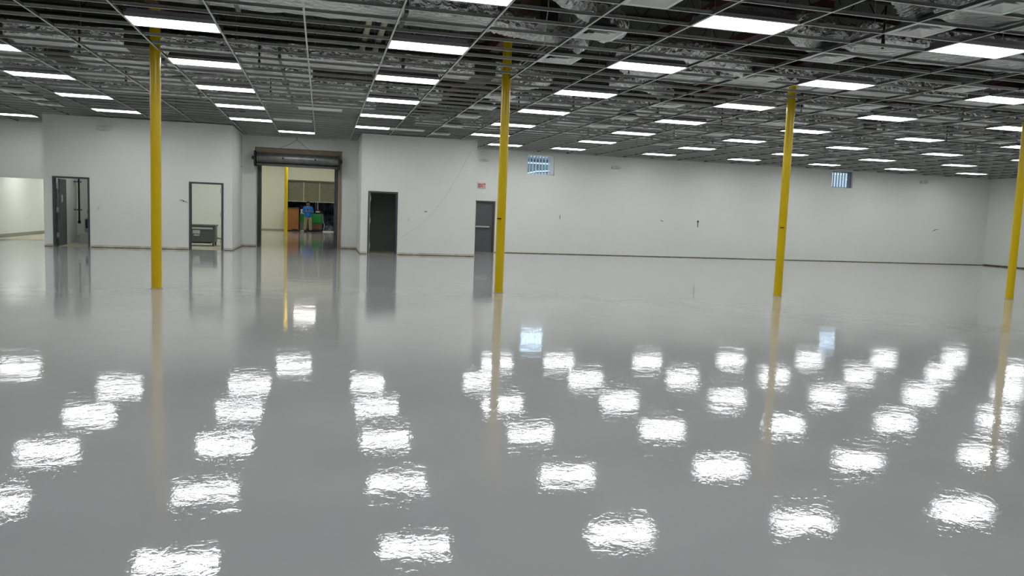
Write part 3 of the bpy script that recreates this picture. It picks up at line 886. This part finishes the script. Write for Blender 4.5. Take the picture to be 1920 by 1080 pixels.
# ================================================================== MAN WITH PHONE
man = empty('person', (-1.80, 48.9, 0), 'man in blue hoodie, khaki trousers and dark cap standing, looking down at a phone', 'person')
man.scale = (1.05, 1.05, 1.05)
def skin(name, chain, m, parent, levels=2, root=0, parts=None):
    """chain: list of (pos, radius, parent index)"""
    me = bpy.data.meshes.new(name)
    me.from_pydata([c[0] for c in chain], [(c[2], i) for i, c in enumerate(chain) if c[2] is not None], [])
    me.materials.append(m)
    o = bpy.data.objects.new(name, me)
    COL.objects.link(o)
    sk_ = o.modifiers.new('skin', 'SKIN'); sk_.use_smooth_shade = True
    lay = me.skin_vertices
    if not lay:
        bm = bmesh.new(); bm.from_mesh(me); bm.verts.layers.skin.verify(); bm.to_mesh(me); bm.free()
    for i, c in enumerate(chain):
        r_ = c[1] if isinstance(c[1], tuple) else (c[1], c[1])
        me.skin_vertices[0].data[i].radius = r_
        me.skin_vertices[0].data[i].use_root = (i == root)
    ss = o.modifiers.new('sub', 'SUBSURF'); ss.levels = levels; ss.render_levels = levels
    o.parent = parent
    return o
# facing -y; phone at chest height
def arm(s): return [Vector((s * .19, 0, 1.42)), Vector((s * .27, .02, 1.13)), Vector((s * .09, -.25, 1.20)), Vector((s * .045, -.31, 1.23))]
ch = [((0, 0, .95), (.15, .11), None), ((0, .01, 1.10), (.14, .10), 0), ((0, .01, 1.28), (.165, .11), 1), ((0, .01, 1.42), (.13, .09), 2),
      ((0, -.005, 1.51), .055, 3), ((0, -.03, 1.57), (.062, .07), 4), ((0, -.045, 1.64), (.082, .095), 5), ((0, -.035, 1.71), (.076, .088), 6), ((0, -.03, 1.755), .05, 7)]
def addc(p, r, par): ch.append((tuple(p), r, par)); return len(ch) - 1
nose = addc((0, -.135, 1.622), .011, 6)
for s in (-1, 1):
    addc((s * .088, -.03, 1.645), .014, 6)
for s in (-1, 1):
    a = arm(s)
    i = addc(a[0], .055, 3); i = addc((a[0] + a[1]) / 2, .045, i); i = addc(a[1], .04, i); i = addc((a[1] + a[2]) / 2, .036, i); i = addc(a[2], .025, i)
    pm = addc(a[3], (.034, .018), i)
    for f in range(4):
        b = a[3] + Vector((-s * .006, -.012, .022 - f * .018))
        j = addc(b + Vector((-s * .012, -.026 + .003 * f, .004)), .0085, pm)
        j = addc(b + Vector((-s * (.034 - .003 * f), -.036, .006)), .0075, j)
    j = addc(a[3] + Vector((s * .004, -.012, .05)), .0095, i)
    addc(a[3] + Vector((-s * .02, -.018, .068)), .0085, j)
for s in (-1, 1):
    i = addc((s * .10, 0, .88), .085, 0); i = addc((s * .13, -.01, .50), .055, i); i = addc((s * .15, .02, .28), .05, i); i = addc((s * .16, .03, .09), .035, i)
    i = addc((s * .165, -.04, .04), .035, i); addc((s * .175, -.14, .03), .03, i)
skin('body', ch, M['skin'], man, 1)
# hoodie
hd = [((0, 0, .76), (.225, .185), None), ((0, .01, 1.0), (.225, .18), 0), ((0, .01, 1.26), (.235, .175), 1), ((0, .01, 1.41), (.19, .14), 2), ((0, 0, 1.49), (.09, .08), 3)]
for s in (-1, 1):
    a = arm(s); k = len(hd)
    hd += [(tuple(a[0]), .10, 3), (tuple((a[0] + a[1]) / 2), .092, k), (tuple(a[1]), .085, k + 1), (tuple((a[1] + a[2]) / 2), .07, k + 2), (tuple(a[2] + Vector((s * .02, .03, 0))), .044, k + 3)]
hoodie = skin('hoodie', hd, M['blue'], man, 2)
MB().tube([(-.10, .05, 1.50), (-.07, .11, 1.54), (0, .13, 1.55), (.07, .11, 1.54), (.10, .05, 1.50), (.05, -.07, 1.46), (0, -.09, 1.44), (-.05, -.07, 1.46), (-.10, .05, 1.50)], .035, 8, False).build('hood', M['blue'], hoodie)
tr = [((0, 0, .98), (.19, .15), None)]
for s in (-1, 1):
    k = len(tr)
    tr += [((s * .10, 0, .82), .135, 0), ((s * .13, -.01, .50), .11, k), ((s * .15, .02, .28), .10, k + 1), ((s * .16, .02, .07), .098, k + 2)]
skin('trousers', tr, M['khaki'], man, 2)
for s in (-1, 1):
    mb = MB(); mb.ball((s * .17, -.06, .05), 1, 14, 8, (.052, .145, .052)); mb.v = [(v[0], v[1], max(v[2], .002)) for v in mb.v]
    mb.build('shoe', M['black'], man)
mb = MB(); mb.ball((0, -.02, 1.70), .108, 16, 10, (.96, 1.08, .88)); mb.v = [(v[0], v[1], max(v[2], 1.675)) for v in mb.v]
mb.add([(-.07, -.12, 1.69), (.07, -.12, 1.69), (.06, -.19, 1.67), (-.06, -.19, 1.67), (-.07, -.12, 1.70), (.07, -.12, 1.70), (.06, -.19, 1.678), (-.06, -.19, 1.678)], [(0, 1, 2, 3), (4, 7, 6, 5), (3, 2, 6, 7)])
mb.build('cap', M['hair'], man)
mb = MB(); mb.ball((0, -.075, 1.575), .055, 12, 8, (1.05, .95, .8)); mb.build('beard', M['hair'], man)
for s in (-1, 1): MB().ball((s * .032, -.128, 1.655), .0085, 8, 6).build('eye', M['black'], man)
MB().box(-.02, .02, -.134, -.124, 1.594, 1.600).build('mouth', M['rust'], man)
ph = empty('phone', (-1.80, 48.54, 1.30), 'black phone held in both hands by the man in blue', 'phone')
bevel(MB().box(-.036, .036, -.004, .004, -.005, .14).build('case', M['black'], ph), .004)
MB().box(-.033, .033, .004, .005, .0, .135).build('screen', M['frame'], ph)
ph.rotation_euler = (math.radians(35), 0, 0)

# ================================================================== WALL FITTINGS
def em_light(x, y, z, label):
    r = empty('emergency_light', (x, y, z), label, 'emergency light', 'emergency lights on the walls')
    bevel(MB().box(-.10, .10, -.06, 0, -.055, .055).build('battery_case', M['offwhite'], r), .01)
    for s in (-1, 1):
        h_ = MB().tube([(s * .145, -.03, .0), (s * .15, -.10, -.01)], [.05, .058], 14).build('lamp_head', M['white'], r)
        MB().tube([(s * .15, -.101, -.01), (s * .15, -.106, -.01)], .045, 14).build('lamp_glass', M['label'], h_)
        MB().box(min(s * .1, s * .16), max(s * .1, s * .16), -.03, -.01, -.055, -.04).build('bracket', M['greybase'], r)
    return r
em_light(-7.535, YF, 3.69, 'twin-head emergency light high on the left white block above the first doorway')
em_light(5.16, YB, 3.60, 'twin-head emergency light high above the red exit sign')
em_light(10.67, YB, 3.60, 'twin-head emergency light right of the dark barred window')
em_light(25.67, YB, 3.71, 'twin-head emergency light far right, past the bright barred window')
ex = empty('exit_sign', (5.10, YB, 2.515), 'white exit sign with red letters on the back wall above the grey door', 'exit sign')
bevel(MB().box(-.16, .16, -.05, 0, 0, .215).build('case', M['white'], ex), .006)
MB().box(-.16, -.135, -.053, -.05, 0, .21).box(-.16, .16, -.053, -.05, 0, .012).build('edge', M['greybase'], ex)
tx = bpy.data.curves.new('letters', 'FONT'); tx.body = 'EXIT'; tx.size = .20; tx.extrude = .002; tx.align_x = 'CENTER'; tx.offset = .007
tx.materials.append(M['red'])
tmp = bpy.data.objects.new('tmp', tx); COL.objects.link(tmp)
bpy.context.view_layer.update()
lm = bpy.data.meshes.new_from_object(tmp.evaluated_get(bpy.context.evaluated_depsgraph_get()))
bpy.data.objects.remove(tmp)
to = bpy.data.objects.new('letters', lm); COL.objects.link(to); to.parent = ex
to.location = (0.012, -.054, .036); to.rotation_euler = (PI / 2, 0, 0); to.scale = (.68, 1, 1)
def stub(x, y, z, shape, label, rot=False):
    r = empty('cable_stub', (x, y, z), label, 'cable stub', 'dark cable ends poking from the walls')
    if rot: r.rotation_euler = (0, 0, PI / 2)
    MB().box(-.016, .016, -.004, 0, -.016, .016).build('wall_hole', M['gap'], r)
    MB().tube([(a, -b, c) for a, b, c in shape], .008, 6).build('cable', M['black'], r)
    return r
stub(-5.27, YF, 1.55, [(-.10, .03, .02), (-.04, .05, .04), (.04, .05, .0), (.12, .02, -.03)], 'dark cable end bent sideways on the wall left of the second doorway')
stub(2.52, YF, 1.51, [(0, 0, 0), (-.05, .04, .01), (.05, .05, .0)], 'dark cable end on the wall right of the dark doorway')
stub(8.365, YB, 1.50, [(0, .02, -.10), (0, .03, 0), (.01, .02, .10)], 'upright dark cable end on the back wall below the dark barred window')
stub(12.83, YB, 1.51, [(-.08, .03, .03), (0, .04, 0), (.07, .03, -.03)], 'small slanted dark cable end, middle of the long back wall')
stub(26.55, YB, 1.56, [(-.14, .03, -.04), (-.04, .05, .03), (.16, .03, .04)], 'hooked dark cable end on the back wall near the right corner')
stub(-3.785, 28.9, 2.86, [(0, 0, 0), (.0, .05, .01)], 'tiny dark cable end on the left side wall of the recess', True).rotation_euler = (0, 0, PI / 2)
ar = MB(); ar.box(-.018, .018, -.004, 0, -.16, .06); ar.add([(-.06, -.004, .05), (.06, -.004, .05), (0, -.004, .15), (-.06, 0, .05), (.06, 0, .05), (0, 0, .15)], [(0, 1, 2), (3, 5, 4), (0, 3, 4, 1), (1, 4, 5, 2), (2, 5, 3, 0)])
tag(ar.build('arrow_mark', M['black'], loc=(14.5, YB, 1.46)), 'black arrow pointing up on the long back wall', 'arrow mark')
for (x, lab) in ((-7.74, 'blank outlet plate on the white block right of the first doorway'), (1.95, 'blank outlet plate on the wall right of the dark doorway')):
    r = empty('outlet_plate', (x, YF, 1.22), lab, 'outlet plate', 'blank outlet plates')
    bevel(MB().box(-.04, .04, -.007, 0, -.06, .06).build('plate', M['seam'], r), .003)
    MB().box(-.012, .012, -.009, -.007, -.03, -.01).box(-.012, .012, -.009, -.007, .01, .03).build('socket', M['offwhite'], r)
# the slack wire from the ceiling corner down to the dark doorway
pts = []
A, B = Vector((4.2, YF - .08, H - .02)), Vector((1.53, YF - .03, .50))
for i in range(25):
    t = i / 24
    p = A.lerp(B, t); p.z -= .7 * math.sin(PI * t) * (1 - .15 * t); pts.append(tuple(p))
tag(MB().tube(pts, .0035, 6).build('slack_wire', M['conduit']), 'thin slack wire sagging across the white wall from ceiling to the dark doorway', 'wire')
tag(MB().tube([(4.2, YF - .08, H - .02), (4.5, 22.5, H + .05), (4.7, 19.5, H + .1)], .005, 6).build('tie_wire', M['conduit']), 'thin taut wire running up into the ceiling grid behind the second column', 'wire')
tag(MB().tube([(2.15, 10.8, 4.9), (2.16, 10.8, 4.5), (2.13, 10.8, 4.2), (2.12, 10.8, 3.96)], .007, 6).build('hanging_cord', M['white']), 'thin pale cord dangling through the grid just right of the second column', 'cord')

# ================================================================== BARRED WINDOWS
def window(name, x0, x1, z0, z1, barm, n, label):
    r = empty(name, ((x0 + x1) / 2, YB, z0)); tag(r, kind='structure')
    hw, h = (x1 - x0) / 2, z1 - z0
    MB().box(-hw, hw, .10, .13, 0, .025).box(-hw, hw, .10, .13, h - .025, h).box(-hw, -hw + .03, .10, .13, 0, h).box(hw - .17, hw, .10, .13, 0, h).build('window_frame', M[barm], r)
    MB().box(-hw + .03, hw - .17, .112, .118, .025, h - .025).build('window_pane', M['glass'], r)
    for i in range(n):
        x = -hw + .03 + (2 * hw - .2) * (i + .5) / n
        MB().box(x - .017, x + .017, .03, .055, 0, h).build('window_bar', M[barm], r)
    MB().box(-hw, hw - .17, .055, .07, h * .93, h * .96).build('window_rail', M[barm], r)
    return r
window('window_1', V1[0], V1[1], V1[2], V1[3], 'bluebar', 7, '')
window('window_2', V2[0], V2[1], V2[2], V2[3], 'darkbar', 6, '')
# what stands outside them
oc = empty('outdoor_canopy', (14.5, 50, 0), 'dark outdoor shed roof seen through the left barred window', 'shed')
MB().box(-4.5, 3.5, 0, 4, 0, 5.3).build('shed_wall', M['canopy'], oc)
MB().box(-4.9, 3.9, -.5, 4.4, 5.3, 5.55).build('shed_roof', M['canopy'], oc)
MB().box(-4.5, 3.5, -.06, 0, 5.02, 5.12).build('gutter', M['bluebar'], oc)
MB().tube([(-4.0, -.1, 3.9), (-1.5, -.1, 4.5), (1.0, -.1, 4.75), (3.2, -.1, 4.4)], .04, 6).build('cable_arch', M['bluebar'], oc)
MB().tube([(-.5, -.1, 3.8), (1.2, -.1, 4.2), (3.3, -.1, 4.8)], .06, 6).build('brace', M['white'], oc)
